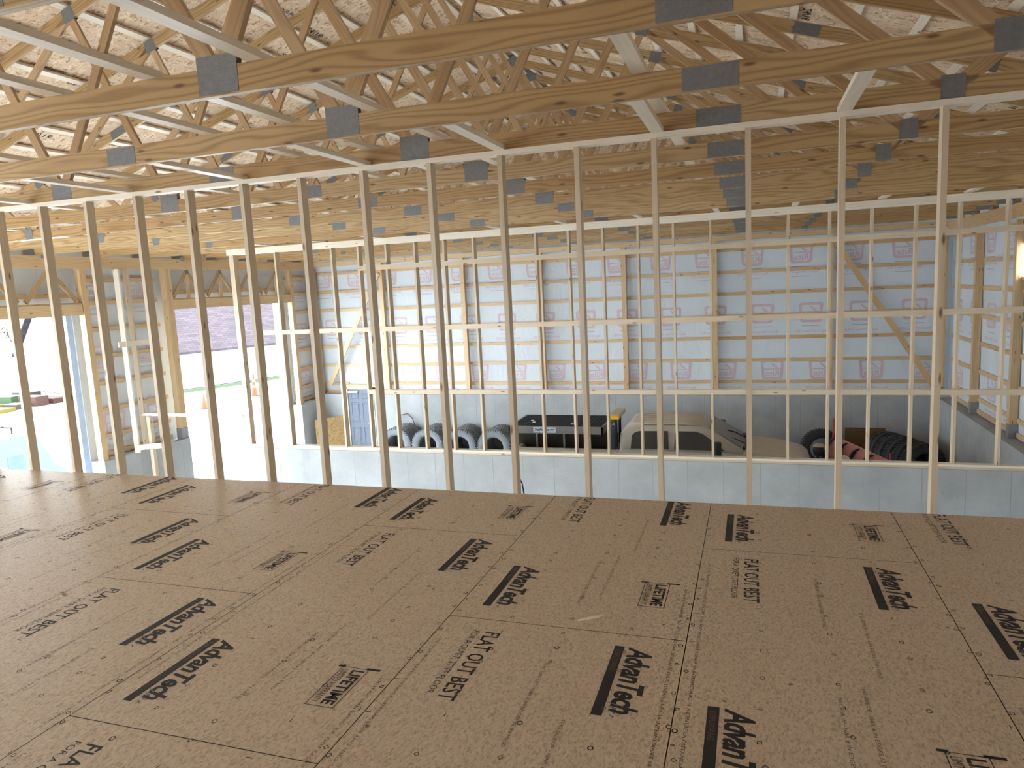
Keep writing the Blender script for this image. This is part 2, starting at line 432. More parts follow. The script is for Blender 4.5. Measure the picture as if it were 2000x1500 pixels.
slab('wall_back_upper', M_WRAP, -9, XR, YB - .1, YB, ZC, .8)
slab('wall_back_over_fill_gap', M_OSB, XL, XR, YB - .1, YB, 1.9, 6.3)  # the unseen opening below is added to let in fill light
slab('wall_back_left_of_fill_gap', M_WRAP, -9, -7.2, YB - .1, YB, .9, 1.9)
slab('wall_back_right_of_fill_gap', M_WRAP, -3.4, XR, YB - .1, YB, .9, 1.9)
slab('ground_concrete_wall_top_sill', M_GIRT, -10.13, 4.66, 10.53, 10.67, ZC, ZC + .0001) if False else None

# roof
def zr(x): return 6.29 - abs(x - XC) / 3
for sgn, nm in ((-1, 'left'), (1, 'right')):
    x1 = XC + sgn * 9.75
    mb = MB(); zz0, zz1 = zr(XC) + .04, zr(x1) + .04
    V = [(XC, YB - .4, zz0), (x1, YB - .4, zz1), (x1, YF + .5, zz1), (XC, YF + .5, zz0)]
    V += [(a, b, z + .015) for a, b, z in V]
    mb.add(V, [(0, 1, 2, 3), (7, 6, 5, 4), (0, 4, 5, 1), (1, 5, 6, 2), (2, 6, 7, 3), (3, 7, 4, 0)])
    rf = mb.build('ceiling_%s_sheathing' % nm, M_OSB, **struct)
    st = MB(); gg = [fit(text_geo(t_, 1, 0, .02), w_, h_) for t_, w_, h_ in (('RATED SHEATHING', .5, .05), ('24/16', .4, .1), ('EXPOSURE 1', .42, .055))]
    rg = random.Random(3 + sgn)
    for k in range(70):
        t_ = rg.uniform(.4, 9.2); yy = rg.uniform(1, 17); xx = XC + sgn * t_
        dirv = Vector((sgn, 0, -1 / 3)).normalized()
        g_ = rg.choice(gg)
        st.add(*placed(g_, Vector((xx, yy, zr(xx) + .037)), (0, 1, 0), dirv * sgn * -1 if rg.random() < .5 else dirv))
    st.v = [v - rf.location for v in st.v]; st.build('printed_marks', M_INK, rf)
# gable end above far wall
mb = MB(); mb.prism([(XL, 3.3), (XR, 3.3), (XR, zr(XR) + .03), (XC, zr(XC) + .03), (XL, zr(XL) + .03)], 1, YF + .02, YF + .06)
mb.build('wall_far_gable', M_OSB, **struct)

# ------------------------------------------------------------------ roof trusses
def make_truss():
    root = empty('roof_truss', (0, 0, 0))
    T = .038; q = lambda nm, a, b, w, m=M_TRUSS, up=(0, 0, 1): board(nm, (a[0], T / 2, a[1]), (b[0], T / 2, b[1]), w, T, m, up, root)
    h = .14; zb = ZB + h / 2
    cuts = [XC - 9.25, -4.24, .075, XC + 9.25]
    for a, b in zip(cuts, cuts[1:]): q('bottom_chord', (a, zb), (b, zb), h)
    for sg in (-1, 1):
        e = XC + sg * 9.7
        q('top_chord', (XC, zr(XC) - .038 - .074), (e, zr(e) - .038 - .074), h)
    bj = [-2.31, 1.53]; tj = [-1.13, 2.55]
    def m2(x): return 2 * XC - x
    zt = lambda x: zr(x) - .12
    pairs = [((-2.31, zb), (XC + .05, zt(XC) - .05)), ((-2.31, zb), (-1.13, zt(-1.13))), ((1.53, zb), (-1.13, zt(-1.13))), ((1.53, zb), (2.75, zt(2.75)))]
    for a, b in pairs:
        q('web', a, b, .089, M_TRUSS2); q('web', (m2(a[0]), a[1]), (m2(b[0]), b[1]), .089, M_TRUSS2)
    def pl(x, z, w, hh, tilt=0):
        for yy in (-.0012, T + .0012):
            d = Vector((math.cos(tilt), 0, math.sin(tilt))) * w / 2
            board('gusset_plate', Vector((x, yy, z)) - d, Vector((x, yy, z)) + d, hh, .0022, M_PLATE, (0, 0, 1), root)
    for x in (-2.31, 1.53):
        for xx in (x, m2(x)): pl(xx, ZB + (.105 if abs(x + 2.31) < .1 else .08), .25 if abs(x + 2.31) < .1 else .14, .19 if abs(x + 2.31) < .1 else .16)
    pl(.075, zb, .31, .128); pl(-4.24, zb, .27, .125)
    for x in (-1.13, 2.75):
        pl(x, zt(x) + .0, .17, .16, -.32); pl(m2(x), zt(x) + .0, .17, .16, .32)
    pl(XC, zt(XC) + .02, .25, .2)
    for x in (.9, m2(.9)): pl(x, zt(x) + .005, .3, .125, -.32 if x > XC else .32)
    pl(XC + 8.95, ZB + .12, .3, .22); pl(XC - 8.95, ZB + .12, .3, .22)
    return root
TY = [-.06, 1.165, 2.36, 3.45, 4.84, 6.06, 7.32, 8.5, 9.85, 11.15, 12.37, 13.56, 14.85, 16.1, 17.3]
t0 = make_truss()
where = ['nearest the viewer', 'second nearest the viewer', 'third nearest the viewer', 'resting on the near stud wall top plate',
         'just beyond the near stud wall', 'second beyond the near stud wall', 'third beyond the near stud wall', 'fourth beyond the near stud wall', 'orange, just before the middle stud wall',
         'just beyond the middle stud wall', 'second beyond the middle stud wall', 'third beyond the middle stud wall', 'fourth beyond the middle stud wall', 'second last before the far wall', 'last one before the far wall']
for k, y in enumerate(TY):
    r = t0 if k == 0 else dup(t0, (0, 0, 0))
    r.location = (0, y, 0)
    tag(r, label='wooden roof truss, ' + where[k], cat='roof truss', group='roof trusses')
    rn = random.Random(k)
    if k:
        for ch in r.children:
            pass
# purlins
n = 0
for sgn in (-1, 1):
    names = 'left' if sgn < 0 else 'right'
    for k in range(16):
        t_ = .12 + k * .61
        xx = XC + sgn * t_
        if t_ > 9.6: continue
        o = board('roof_purlin', (xx, YB - .3, zr(xx) + .0), (xx, YF + .4, zr(xx) + .0), .089, .037, M_WHITE, (sgn, 0, -1 / 3))
        tag(o, label='flat roof purlin under the sheathing, %s from the ridge on the %s slope' % (ordn(k + 1), names), cat='purlin', group='roof purlins')
# long braces on top of bottom chords
for i, x in enumerate((-10.2, -7.6, -5.3, -3.42, -2.75, -2.07, -.32, 3.6)):
    o = board('lateral_brace', (x, -.6, 2.913), (x, 9.2 if i % 2 else 16., 2.913), .089, .036, M_WHITE, (1, 0, 0))
    tag(o, label='pale board running over the truss bottom chords, %s from the left' % ordn(i + 1), cat='brace board', group='braces on the bottom chords')
# short blocks between truss and wall plates
for i, x in enumerate((-9.1, -7.85, -6.6, -5.31, -4.0, -2.76, -1.56, -.35, .89, 2.15, 3.4)):
    o = board('ceiling_block', (x, 2.402, ZB + .018), (x, 3.446, ZB + .018), .089, .036, M_WHITE, (1, 0, 0))
    tag(o, label='short pale board from third truss to the near wall plate, %s from the left' % ordn(i + 1), cat='blocking', group='blocking at the near wall')
for i, x in enumerate((-9.05, -7.83, -6.59, -5.35, -4.1, -2.87, -1.53, -.25, .95, 2.21, 3.38)):
    o = board('ceiling_block', (x, 9.892, ZB + .018), (x, 10.68, ZB + .018), .089, .036, M_WHITE, (1, 0, 0))
    tag(o, label='short pale board from orange truss to the middle wall plate, %s from the left' % ordn(i + 1), cat='blocking', group='blocking at the middle wall')

# ------------------------------------------------------------------ near stud wall along the deck edge
px = [-7.155 + .05, -6.45, -5.83, -5.23, -4.62, -4.02, -3.40, -2.815, -2.20, -1.60, -1.0, -.38, .265, .885, 1.53, 2.14, 2.75, 3.36, 3.97]
NY = 3.438
xs = [-7.0517 + .6096 * i for i in range(19)]
adj = {12: .015, 13: .01, 11: -.03}
for i, x in enumerate([-12.54, -11.93, -11.32, -10.71, -10.10, -9.49, -8.88, -8.27, -7.66] + xs):
    x += adj.get(i - 9, 0)
    if i < 9 and i < 6: continue
    lean = random.uniform(-.006, .006)
    o = board('wall_stud', (x, NY, ZG + .038), (x + lean, NY, 2.716), .089, .038, M_STUD, (0, 1, 0))
    if 9 <= i <= 23: lab = 'tall pale stud standing at the deck edge, %s of fifteen from the left' % ordn(i - 8)
    else: lab = 'tall pale stud of the near wall beyond the photo %s edge, %s out' % (('left', ordn(9 - i)) if i < 9 else ('right', ordn(i - 23)))
    tag(o, label=lab, cat='wall stud', group='studs of the near wall')
board('top_plate', (-13.1, NY, 2.735), (4.66, NY, 2.735), .089, .038, M_WHITE, (0, 1, 0), label='long pale top plate over the near studs, under the truss', cat='top plate')
board('sole_plate', (-13.0, NY, ZG + .019), (4.66, NY, ZG + .019), .089, .038, M_STUD, (0, 1, 0), label='sole plate on the shop floor below the near studs', cat='sole plate')
board('rim_joist', (-13.0, 3.37, -.18), (4.66, 3.37, -.18), .3, .04, M_GIRT, label='rim joist carrying the edge of the upper deck', cat='joist')

# ------------------------------------------------------------------ middle wall on the concrete wall
MY = 10.65
board('sill_plate', (-10.13, MY - .03, ZC + .019), (4.66, MY - .03, ZC + .019), .14, .038, M_STUD, (0, 1, 0), label='lower sill plate lying directly on the middle concrete wall', cat='sill plate')
board('sill_plate', (-10.13, MY - .03, ZC + .057), (4.66, MY - .03, ZC + .057), .14, .037, M_WHITE, (0, 1, 0), label='upper sill plate under the feet of the middle wall studs', cat='sill plate')
for k, z in enumerate((2.651, 2.690, 2.7295)):
    board('top_plate', (-10.2, MY - .03, z), (4.66, MY - .03, z), .14, .038, M_WHITE, (0, 1, 0), label='top plate of the middle wall, %s of three from below' % ordn(k + 1), cat='top plate')
x2 = [-7.676 + .6096 * i for i in range(21)]
ms = [(-9.33, 0), (-8.96, .0)]
allx = [-10.07, -8.98] + x2
allx = [-10.08, -9.0, -7.676, -7.066, -6.457, -5.847, -5.238, -4.628] + [x2[i] for i in range(6, 20)]
for i, x in enumerate(allx):
    wd = .14; th = .038 if i else .11
    o = board('wall_stud', (x, MY - .03, ZC + .076), (x + random.uniform(-.01, .01), MY - .03, 2.632), wd, th, M_STUD, (0, 1, 0))
    tag(o, label='slim stud on the middle concrete wall, %s from the left' % ordn(i + 1), cat='wall stud', group='studs of the middle wall')
for k, (z, xa) in enumerate(((2.19, -7.07), (.985, -9.42), (-.265, -7.02))):
    seg = [xa, -3.9, .35, 4.62]
    for j in range(3):
        o = board('wall_rail', (seg[j] + .002, MY - .12, z), (seg[j + 1] - .002, MY - .12, z), .089, .038, M_STUD, (0, 0, 1))
        tag(o, label='%s horizontal rail across the middle studs, %s length' % (('top', 'middle', 'bottom')[k], ('left', 'central', 'right')[j]), cat='wall rail', group='rails of the middle wall')
# door framing board of the middle wall toward the left wall
board('guard_rail', (-13.0, 10.5, -.79), (-10.14, 10.5, -.79), .06, .036, M_WHITE, label='thin white rail across the gap left of the middle wall', cat='rail')
board('rail_post', (-12.72, 10.48, ZG), (-12.72, 10.48, -.825), .089, .089, M_STUD, (0, 1, 0), label='pale post holding the left end of the white rail', cat='post')
board('wall_stud', (-13.05, 10.62, -1.64), (-13.05, 10.62, 2.5), .14, .038, M_STUD, (1, 0, 0), label='pale stud against left wall behind the white rail, nearer the far wall', cat='wall stud')
board('wall_stud', (-12.98, 10.3, -1.64), (-12.98, 10.3, 2.5), .14, .038, M_WHITE, (1, 0, 0), label='pinkish stud against left wall, nearer the left big door', cat='wall stud')
board('cleat', (-12.94, 10.1, .84), (-12.94, 10.95, .84), .12, .036, M_WHITE, label='short pale cleat across both studs at the left wall, upper', cat='cleat')
board('cleat', (-12.9, 10.2, -1.5), (-12.4, 10.55, -1.5), .12, .036, M_WHITE, label='short pale cleat on the rail post at left, lower', cat='cleat')

# ------------------------------------------------------------------ far wall: posts, girts, braces, ledger
GZ = [2.37, 1.78, 1.20, .60, .01, -.585, -1.19, -1.455]
def bracket(parent, x, y, z, sx, sy):
    MB().box(x - sx / 2, x + sx / 2, y - sy / 2, y + sy / 2, z, z + .27).build('post_bracket', M_METAL, parent)
def post(x, y, z0, z1, sx, sy, label, group, foot=True, mat=M_GIRT, name='wall_post'):
    r = empty(name, (x, y, z0), label=label, cat='post', group=group)
    n_ = 3
    horizontal = sx >= sy
    for k in range(n_):
        if horizontal: xx = -sx / 2 + sx / n_ * (k + .5); board('post_ply', (xx, 0, .0), (xx, 0, z1 - z0), sy, sx / n_ - .001, mat, (0, 1, 0), r)
        else: yy = -sy / 2 + sy / n_ * (k + .5); board('post_ply', (0, yy, .0), (0, yy, z1 - z0), sx, sy / n_ - .001, mat, (1, 0, 0), r)
    if foot: bracket(r, 0, 0, 0, sx + .012, sy + .012)
    return r
FP = [-10.6, -7.86, -5.44, -3.02, -.59, 2.26]
for i, x in enumerate(FP):
    post(x - .07, 18.02, ZC, 2.62, .13, .15, 'laminated wooden post on the far wall, %s from the left' % ordn(i + 1), 'posts of the far wall', False)
post(4.72, 17.98, ZC - .05, 2.55, .14, .14, 'laminated wooden post in the far right corner', 'posts of the far wall')
post(-13.13, 17.98, -1.64, 2.5, .16, .14, 'laminated wooden post in the far left corner', 'posts of the far wall')
gx = [XL + .1, -10.67, -7.93, -5.51, -3.09, -.66, 2.19, 4.85]
for r_, z in enumerate(GZ):
    for j in range(7):
        if r_ >= 6 and j == 0:
            xa, xb = gx[0], -12.2
        else: xa, xb = gx[j], gx[j + 1]
        zz = z + random.uniform(-.012, .012)
        o = board('wall_girt', (xa + .002, 18.17, zz), (xb - .002, 18.17, zz), .089, .037, M_GIRT)
        tag(o, label='girt on the far wall, %s row from top, %s bay from left' % (ordn(r_ + 1), ordn(j + 1)), cat='girt', group='girts of the far wall')
board('girt_plate', (-11.1, 18.0, ZC + .019), (4.6, 18.0, ZC + .019), .12, .036, M_GIRT, (0, 1, 0), label='base board lying on the far concrete wall', cat='base board')
board('header_beam', (XL + .1, 17.93, 2.675), (4.85, 17.93, 2.675), .13, .038, M_GIRT, label='long header board along the top of the far wall', cat='header beam')
board('header_beam', (XL + .1, 17.99, 2.67), (4.85, 17.99, 2.67), .13, .06, M_TRUSS, label='doubled header board behind the far wall header', cat='header beam')
board('diagonal_brace', (2.28, 17.91, 2.45), (4.55, 17.91, -1.25), .14, .037, M_GIRT, (1, 0, 0), label='diagonal brace board at the right end of the far wall', cat='brace board')
board('diagonal_brace', (-10.72, 17.91, 2.3), (-12.75, 17.91, -1.2), .14, .037, M_GIRT, (1, 0, 0), label='diagonal brace board at the left end of the far wall', cat='brace board')

# man door in far wall
dr = empty('door_1', (-11.66, 17.9, ZG), kind='structure')
M_DOOR = plain('blue_grey_door_paint', (.15, .18, .24), .4)
DZ = 2.07
def door_leaf():
    mb = MB().box(-.44, .44, -.02, .03, .01, DZ)
    return mb.build('door_leaf', M_DOOR, dr, bevel=.003)
lf = door_leaf()
mold = MB()
for cx in (-.2, .2):
    for z0, z1 in ((.2, .82), (.98, 1.62), (1.74, 1.93)):
        for (a, b, c_, d_) in ((cx - .14, cx + .14, z0, z0 + .018), (cx - .14, cx + .14, z1 - .018, z1), (cx - .14, cx - .122, z0, z1), (cx + .122, cx + .14, z0, z1)):
            mold.box(a, b, -.032, -.018, c_, d_)
        mold.box(cx - .1, cx + .1, -.03, -.018, z0 + .045, z1 - .045)
mold.build('panel_molding', M_DOOR, lf, bevel=.003)
mb = MB().box(-.4, -.06, -.09, -.02, DZ - .12, DZ - .05); cl = mb.build('door_closer', plain('closer_white', (.8, .81, .83), .4), lf, bevel=.005)
mb = MB().tube([(.38, -.03, .98), (.38, -.08, .98)], .012).tube([(.38, -.08, .98), (.26, -.085, .98)], .011); hd = mb.build('door_handle', plain('satin_nickel', (.6, .6, .58), .3, .8), lf)
mb = MB().box(-.5, -.44, -.06, .25, 0, DZ + .05).box(.44, .5, -.06, .25, 0, DZ + .05).box(-.5, .5, -.06, .25, DZ, DZ + .05)
mb.build('door_frame', M_WHITE, dr)
board('door_header', (-12.2, 17.95, ZC + .265), (-11.1, 17.95, ZC + .265), .1, .1, M_GIRT, label='short wooden header over the blue-grey door', cat='header beam')

# ------------------------------------------------------------------ right wall
RP = [15.68, 13.22, 10.8, 8.36, 5.92, 3.48, 1.04]
for i, y in enumerate(RP):
    post(4.86, y, ZC - .05, 2.45, .14, .13, 'post on the right wall with grey foot bracket, %s from the far corner' % ordn(i + 1), 'posts of the right wall')
ry = [18.0] + RP + [-7]
for r_, z in enumerate(GZ):
    for j in range(4):
        if j == 1 and r_ in (0, 1): ya, yb = ry[j] , 13.35
        else: ya, yb = ry[j], ry[j + 1]
        if j == 2 and r_ in (1,): continue
        o = board('wall_girt', (4.93, ya - .07, z - .02), (4.93, yb + .07, z - .02), .089, .036, M_GIRT)
        tag(o, label='girt on the right wall, %s row from top, %s bay from far corner' % (ordn(r_ + 1), ordn(j + 1)), cat='girt', group='girts of the right wall')
board('header_beam', (4.79, 17.9, 2.60), (4.79, YB, 2.60), .25, .04, M_GIRT, label='deep header board along the top of the right wall', cat='header beam')
wn = empty('window_1', (4.95, 13.08, 1.37), kind='structure')
MB().box(-.06, .02, -.2, -.14, 0, .69).box(-.06, .02, .12, .17, 0, .69).box(-.06, .02, -.2, .17, 0, .05).box(-.06, .02, -.2, .17, .64, .69).build('window_frame', M_GIRT, wn)
gl = NT('window_glass', .05); gl.b.inputs['Transmission Weight'].default_value = 1; gl.b.inputs['IOR'].default_value = 1.02
gl.out(gl.mix(.5, (.95, .97, .96), (.95, .97, .96)))
MB().box(.0, .006, -.14, .12, .05, .64).build('window_pane', gl.m, wn)

# ------------------------------------------------------------------ left wall: posts, girts, door trusses
LPx = -13.12
for i, (y, t_) in enumerate(((9.51, .14), (11.83, .2), (16.72, .14), (4.22, .14), (3.78, .14))):
    post(LPx, y, -1.64, 2.5, .15, t_, 'laminated jamb post on the left wall, ' + ('right of the left big door', 'left of the second big door', 'right of the second big door, by the corner', 'left of the left big door', 'nearest the viewer')[i], 'jamb posts of the left wall', i == 1)
lz = [2.27, 1.78, 1.20, .60, .01, -.58, -1.17, -1.56]
for (ya, yb, nm) in ((9.6, 11.72, 'between the two big doors'), (16.8, 18.1, 'in the far left corner'), (3.86, 4.14, 'near the viewer')):
    for r_, z in enumerate(lz):
        o = board('wall_girt', (-13.34, ya, z), (-13.34, yb, z), .089, .036, M_GIRT)
        tag(o, label='girt on the left wall %s, %s from the top' % (nm, ordn(r_ + 1)), cat='girt', group='girts of the left wall')
for i, (ya, yb) in enumerate(((-6.9, 2.6), (2.6, 9.9), (9.9, 12.6), (12.6, 17.9))):
    board('header_beam', (-13.02, ya + .003, 2.625), (-13.02, yb - .003, 2.625), .25, .05, M_GIRT, label='deep header board atop the left wall, %s length from the viewer' % ordn(i + 1), cat='header beam', group='header boards of the left wall')
nm3 = ('left big door', 'second big door', 'added unseen big door')
for i, (ya, yb) in enumerate(D):
    ln = yb - ya
    r = empty('door_header_truss', (-13.1, ya, ZD), label='wooden header truss over the ' + nm3[i] + ' opening', cat='header truss', group='header trusses of the left wall')
    MBt = lambda nm, a, b, w, t: board(nm, a, b, w, t, M_GIRT, (0, 0, 1), r)
    MBt('beam', (0, 0, .11), (0, ln, .11), .22, .09)
    board('bottom_chord', (-.02, 0, .245), (-.02, ln, .245), .038, .14, M_TRUSS, (0, 0, 1), r)
    board('girt_board', (-.235, 0, .42), (-.235, ln, .42), .089, .036, M_GIRT, (0, 0, 1), r)
    nn = max(2, round(ln / 1.15)); st_ = ln / nn
    for k in range(nn):
        yv = (k + .5) * st_
        board('web', (0, yv, .262), (0, yv, .965), .089, .038, M_GIRT, (0, 1, 0), r)
        a, b = (k * st_ + .08, (k + .5) * st_)
        board('web', (0, a, .30), (0, b, .93), .089, .037, M_TRUSS2, (0, 1, 0), r)
        board('web', (0, (k + 1) * st_ - .08, .30), (0, b, .93), .089, .037, M_TRUSS2, (0, 1, 0), r)
        board('gusset_plate', (.024, yv - .05, .9), (.024, yv + .05, .9), .1, .003, M_PLATE, (0, 0, 1), r)
    # jamb trim
    for yy, nm in ((ya, 'left'), (yb, 'right')):
        MB().box(-13.62, -13.40, yy - .14 if nm == 'right' else yy, yy if nm == 'right' else yy + .03, ZG, ZD).build('trim_%d' % (i * 2 + (nm == 'right') + 1), M_BLUE, **struct)
# steel connector brackets on the header tops
for i, (x, y) in enumerate(((-12.99, 8.62), (-12.99, 9.85), (-12.99, 12.3), (4.82, 16.1), (4.82, 14.85), (4.82, 13.56))):
    MB().box(x - .02, x + .02, y - .05, y + .05, 2.70, 2.80).box(x - .022, x - .016, y - .02, y + .02, 2.6, 2.8).build('truss_tie', M_METAL, label='small steel tie under a truss end, %s on the %s wall header' % (ordn(i % 3 + 1), 'left' if i < 3 else 'right'), cat='metal tie', group='truss ties')

# ------------------------------------------------------------------ printing on the wrap
wr, wg = MB(), MB()
gR = fit(text_geo('Rite', 1, 0, .02), .30, .13); gW = fit(text_geo('Barri-Wrap-CRE', 1, 0, .02), .66, .07)
def logo(o, ex):
    ey = Vector((0, 0, 1.18)); ex = Vector(ex) * 1.18
    # rounded trapezoid ring
    pts = [(-.25, .20), (-.21, .24), (.21, .24), (.25, .20), (.22, -.16), (.18, -.2), (-.18, -.2), (-.22, -.16)]
    V = [Vector((a, b, 0)) for a, b in pts] + [Vector((a * .76, b * .76 + .003, 0)) for a, b in pts]
    wr.add(*placed((V, [(i, (i + 1) % 8, (i + 1) % 8 + 8, i + 8) for i in range(8)]), o, ex, ey))
    wr.add(*placed(gR, Vector(o) - ex * .15 - ey * .13, ex, ey))
    for q in (rect(-.19, .02, .19, .045), ([Vector((-.13, .06, 0)), Vector((0, .17, 0)), Vector((.02, .14, 0)), Vector((-.09, .045, 0))], [(0, 1, 2, 3)])): wr.add(*placed(q, o, ex, ey))
    wg.add(*placed(rect(-.19, -.285, .19, -.265), o, ex, ey))
    wr.add(*placed(gW, Vector(o) - ex * .33 - ey * .43, ex, ey))
    wg.add(*placed(rect(-.2, -.49, .2, -.475), o, ex, ey))
for r_, z in enumerate((2.16, .62, -.88)):
    for k in range(16):
        x = -12.9 + k * 1.2 + .25 * r_
        if x < 4.6 and not (z < 0 and x < -11): logo((x, YF - .004, z), (-1, 0, 0))
    for k in range(5):
        y = 17.6 - k * 1.2 - .2 * r_; logo((XR - .004, y, z - .02), (0, 1, 0))
    for k in range(2):
        logo((XL + .004, 9.95 + k * 1.2 + .1 * r_, z - .05), (0, -1, 0))
    logo((XL + .004, 17.5, z - .05), (0, -1, 0))
wf = bpy.data.objects['wall_far']
for mb_, nm, m in ((wr, 'red_wrap_print', M_RED), (wg, 'grey_wrap_print', M_GRAY)):
    mb_.v = [v - wf.location for v in mb_.v]; mb_.build(nm, m, wf)

# ------------------------------------------------------------------ things in the back bay
M_RUB = plain('tire_rubber', (.055, .06, .068), .8, 0, .35, 9.)
M_RUBL = plain('dusty_tire_rubber', (.22, .245, .275), .85, 0, .25, 7.)
def make_tire(name, R, w, mat):
    ri = R * .56
    P = [(ri, -.30 * w), (ri + .01, -.42 * w), (R * .68, -.5 * w), (R * .82, -.53 * w), (R * .93, -.5 * w), (R * .985, -.42 * w), (R, -.3 * w), (R, -.12 * w), (R * .975, -.1 * w), (R * .975, -.05 * w), (R, -.03 * w), (R, .03 * w), (R * .975, .05 * w), (R * .975, .1 * w), (R, .12 * w), (R, .3 * w),
         (R * .985, .42 * w), (R * .93, .5 * w), (R * .82, .53 * w), (R * .68, .5 * w), (ri + .01, .42 * w), (ri, .30 * w)]
    P2 = P + [(R * .8, .36 * w), (R * .9, .0), (R * .8, -.36 * w), (ri, -.30 * w)]
    lug = MB().lathe(P2, (0, 0, 0), (0, 1, 0), 48)
    for k in range(44):
        a = 2 * PI * k / 44
        for sgn in (-1, 1):
            aa = a + (.07 if sgn > 0 else 0); d = Vector((math.cos(aa), 0, math.sin(aa))); t_ = Vector((-math.sin(aa), 0, math.cos(aa)))
            c0 = d * (R + .002) + Vector((0, sgn * .33 * w, 0)); lug.bd(c0 - t_ * .021, c0 + t_ * .021, .26 * w, .028, (0, 1, 0))
            c1 = d * (R * .955) + Vector((0, sgn * .49 * w, 0)); lug.bd(c1 - t_ * .02, c1 + t_ * .02, .07 * R, .02 * w / .25, d)
    o = lug.build(name, mat, loc=(0, 0, 0))
    n0 = 48 * (len(P2) - 1)
    for i_, p in enumerate(o.data.polygons): p.use_smooth = i_ < n0
    return o
tl = make_tire('tire', .5, .25, M_RUBL)
first = True
rows = [(-9.95, 'leftmost'), (-8.9, 'second'), (-7.85, 'third'), (-6.79, 'fourth')]
for i, (x, nm) in enumerate(rows):
    for j, yy in enumerate((16.98, 17.29, 17.60)):
        o = tl if first else dup(tl, (0, 0, 0)); first = False
        o.location = (x, yy, ZG + .518); o.rotation_euler = (0, random.random() * 6, 0)
        tag(o, label='dusty truck tire, %s in the %s row along the far concrete wall' % (('front', 'middle', 'rearmost')[j], nm), cat='tire', group='tires along the far wall')
tr = make_tire('tire', .5, .27, M_RUB); first = True
for i, (x, y, z, rz, rx) in enumerate(((3.5, 17.42, .52, .43, -.05), (3.63, 17.12, .52, .43, -.05), (3.76, 16.82, .52, .43, -.05), (3.89, 16.52, .52, .43, -.05), (4.02, 16.22, .52, .43, -.05), (1.98, 17.6, .53, 0.1, -.1))):
    o = tr if first else dup(tr, (0, 0, 0)); first = False
    o.location = (x, y, ZG + z + .01); o.rotation_euler = (rx, 0, rz)
    lab = 'black tire leaning in the right corner row, %s from the far wall' % ordn(i + 1) if i < 5 else 'black tire leaning on the far wall behind the plow lights'
    tag(o, label=lab, cat='tire', group='tires at the right')
# black hose behind the tires
MB().tube([(-10.35, 17.82, ZG), (-10.33, 17.8, -2.5), (-10.2, 17.8, -2.15), (-9.98, 17.8, -2.1), (-9.8, 17.78, -2.25), (-9.68, 17.78, -2.6), (-9.65, 17.8, ZG)], .012).build('air_hose', M_DARK, smooth=True, label='thin black hose looping up the far concrete wall by the tires', cat='hose')
# OSB sheet by the door
o = MB().add(*boardgeo((-12.75, 16.9, ZG + .62), (-12.25, 17.72, ZG + .62), 1.22, .012)).build('osb_sheet', M_OSBD, label='upright brown OSB sheet with handwriting left of the blue-grey door', cat='OSB sheet')
OSBO = o
d_ = Vector((.5, .82, 0)).normalized(); sc = MB()
for g_, off_, w_ in ((fit(text_geo('WALL', 1, .4), .22, .16), .42, 0), (fit(text_geo('Cut here  leave', 1, .4), .6, .06), .3, 1)):
    if w_: sc.add(*placed(g_, Vector((-12.75, 16.9, ZG + .35)) + d_ * .38 + Vector((.012, -.012, 0)), (0, 0, 1), -d_))
    else: sc.add(*placed(g_, Vector((-12.75, 16.9, ZG + .98)) + d_ * .2 + Vector((.012, -.012, 0)), d_, (0, 0, 1)))
sc.v = [v - o.location for v in sc.v]; sc.build('handwriting', M_INK, o)
o = MB().bd((2.56, 17.84, ZG + .53), (3.5, 17.84, ZG + .53), 1.06, .012).build('osb_sheet', plain('dark_brown_sheet', (.17, .11, .055), .8), label='dark brown upright sheet at the far wall between the tires', cat='board')  # flat dark brown rectangle standing at the far wall
# wood post pieces at the door
board('wood_offcut', (-12.4, 15.2, ZG), (-12.4, 15.2, ZG + 1.15), .09, .06, M_TRUSS2, (1, 0, 0), label='short upright brown board standing in the second door opening', cat='board')

# ------------------------------------------------------------------ pickup truck with salt spreader and plow
M_TAN = plain('dusty_tan_paint', (.50, .47, .41), .5, 0, .12, 3.)
M_ROOF = plain('dusty_roof', (.56, .51, .42), .7, 0, .12, 3.)
M_GLASSD = plain('dark_glass', (.045, .05, .055), .12, 0, .2, 2., .6)
M_WS = plain('dusty_windshield', (.20, .20, .18), .4, 0, .15, 3.)
M_BLK = plain('black_plastic', (.03, .034, .04), .5)
M_STEEL = plain('grey_steel', (.22, .215, .215), .45, .4)
M_RUST = plain('brown_steel', (.07, .058, .05), .6, .2)
TZ = ZG
tk = empty('pickup_truck', (-1.38, 14.35, TZ), label='dusty tan crew cab pickup parked behind the middle concrete wall', cat='pickup truck')
def T(name, mb, mat, bevel=0., smooth=False, parent=None): return mb.build(name, mat, parent or tk, bevel=bevel, smooth=smooth)
def loft(secs):            # list of closed sections (same count)
    mb = MB(); n_ = len(secs[0]); V = [p for s_ in secs for p in s_]
    F = [(i * n_ + k, i * n_ + (k + 1) % n_, (i + 1) * n_ + (k + 1) % n_, (i + 1) * n_ + k) for i in range(len(secs) - 1) for k in range(n_)]
    F += [tuple(range(n_)), tuple((len(secs) - 1) * n_ + k for k in range(n_ - 1, -1, -1))]
    return mb.add(V, F)
def sec(x, hw, z0, z1, r=.1, hw0=None):
    hw0 = hw if hw0 is None else hw0; pts = []
    for sg in (1, -1):
        cs = [(hw0, z0), (hw0 + (hw - hw0) * .6, z0 + (z1 - z0) * .5), (hw, z1 - r), (hw - r * .3, z1 - r * .3), (hw - r, z1)]
        if sg < 0: cs = cs[::-1]
        pts += [(x, -a * sg, z) for a, z in cs]
    return pts
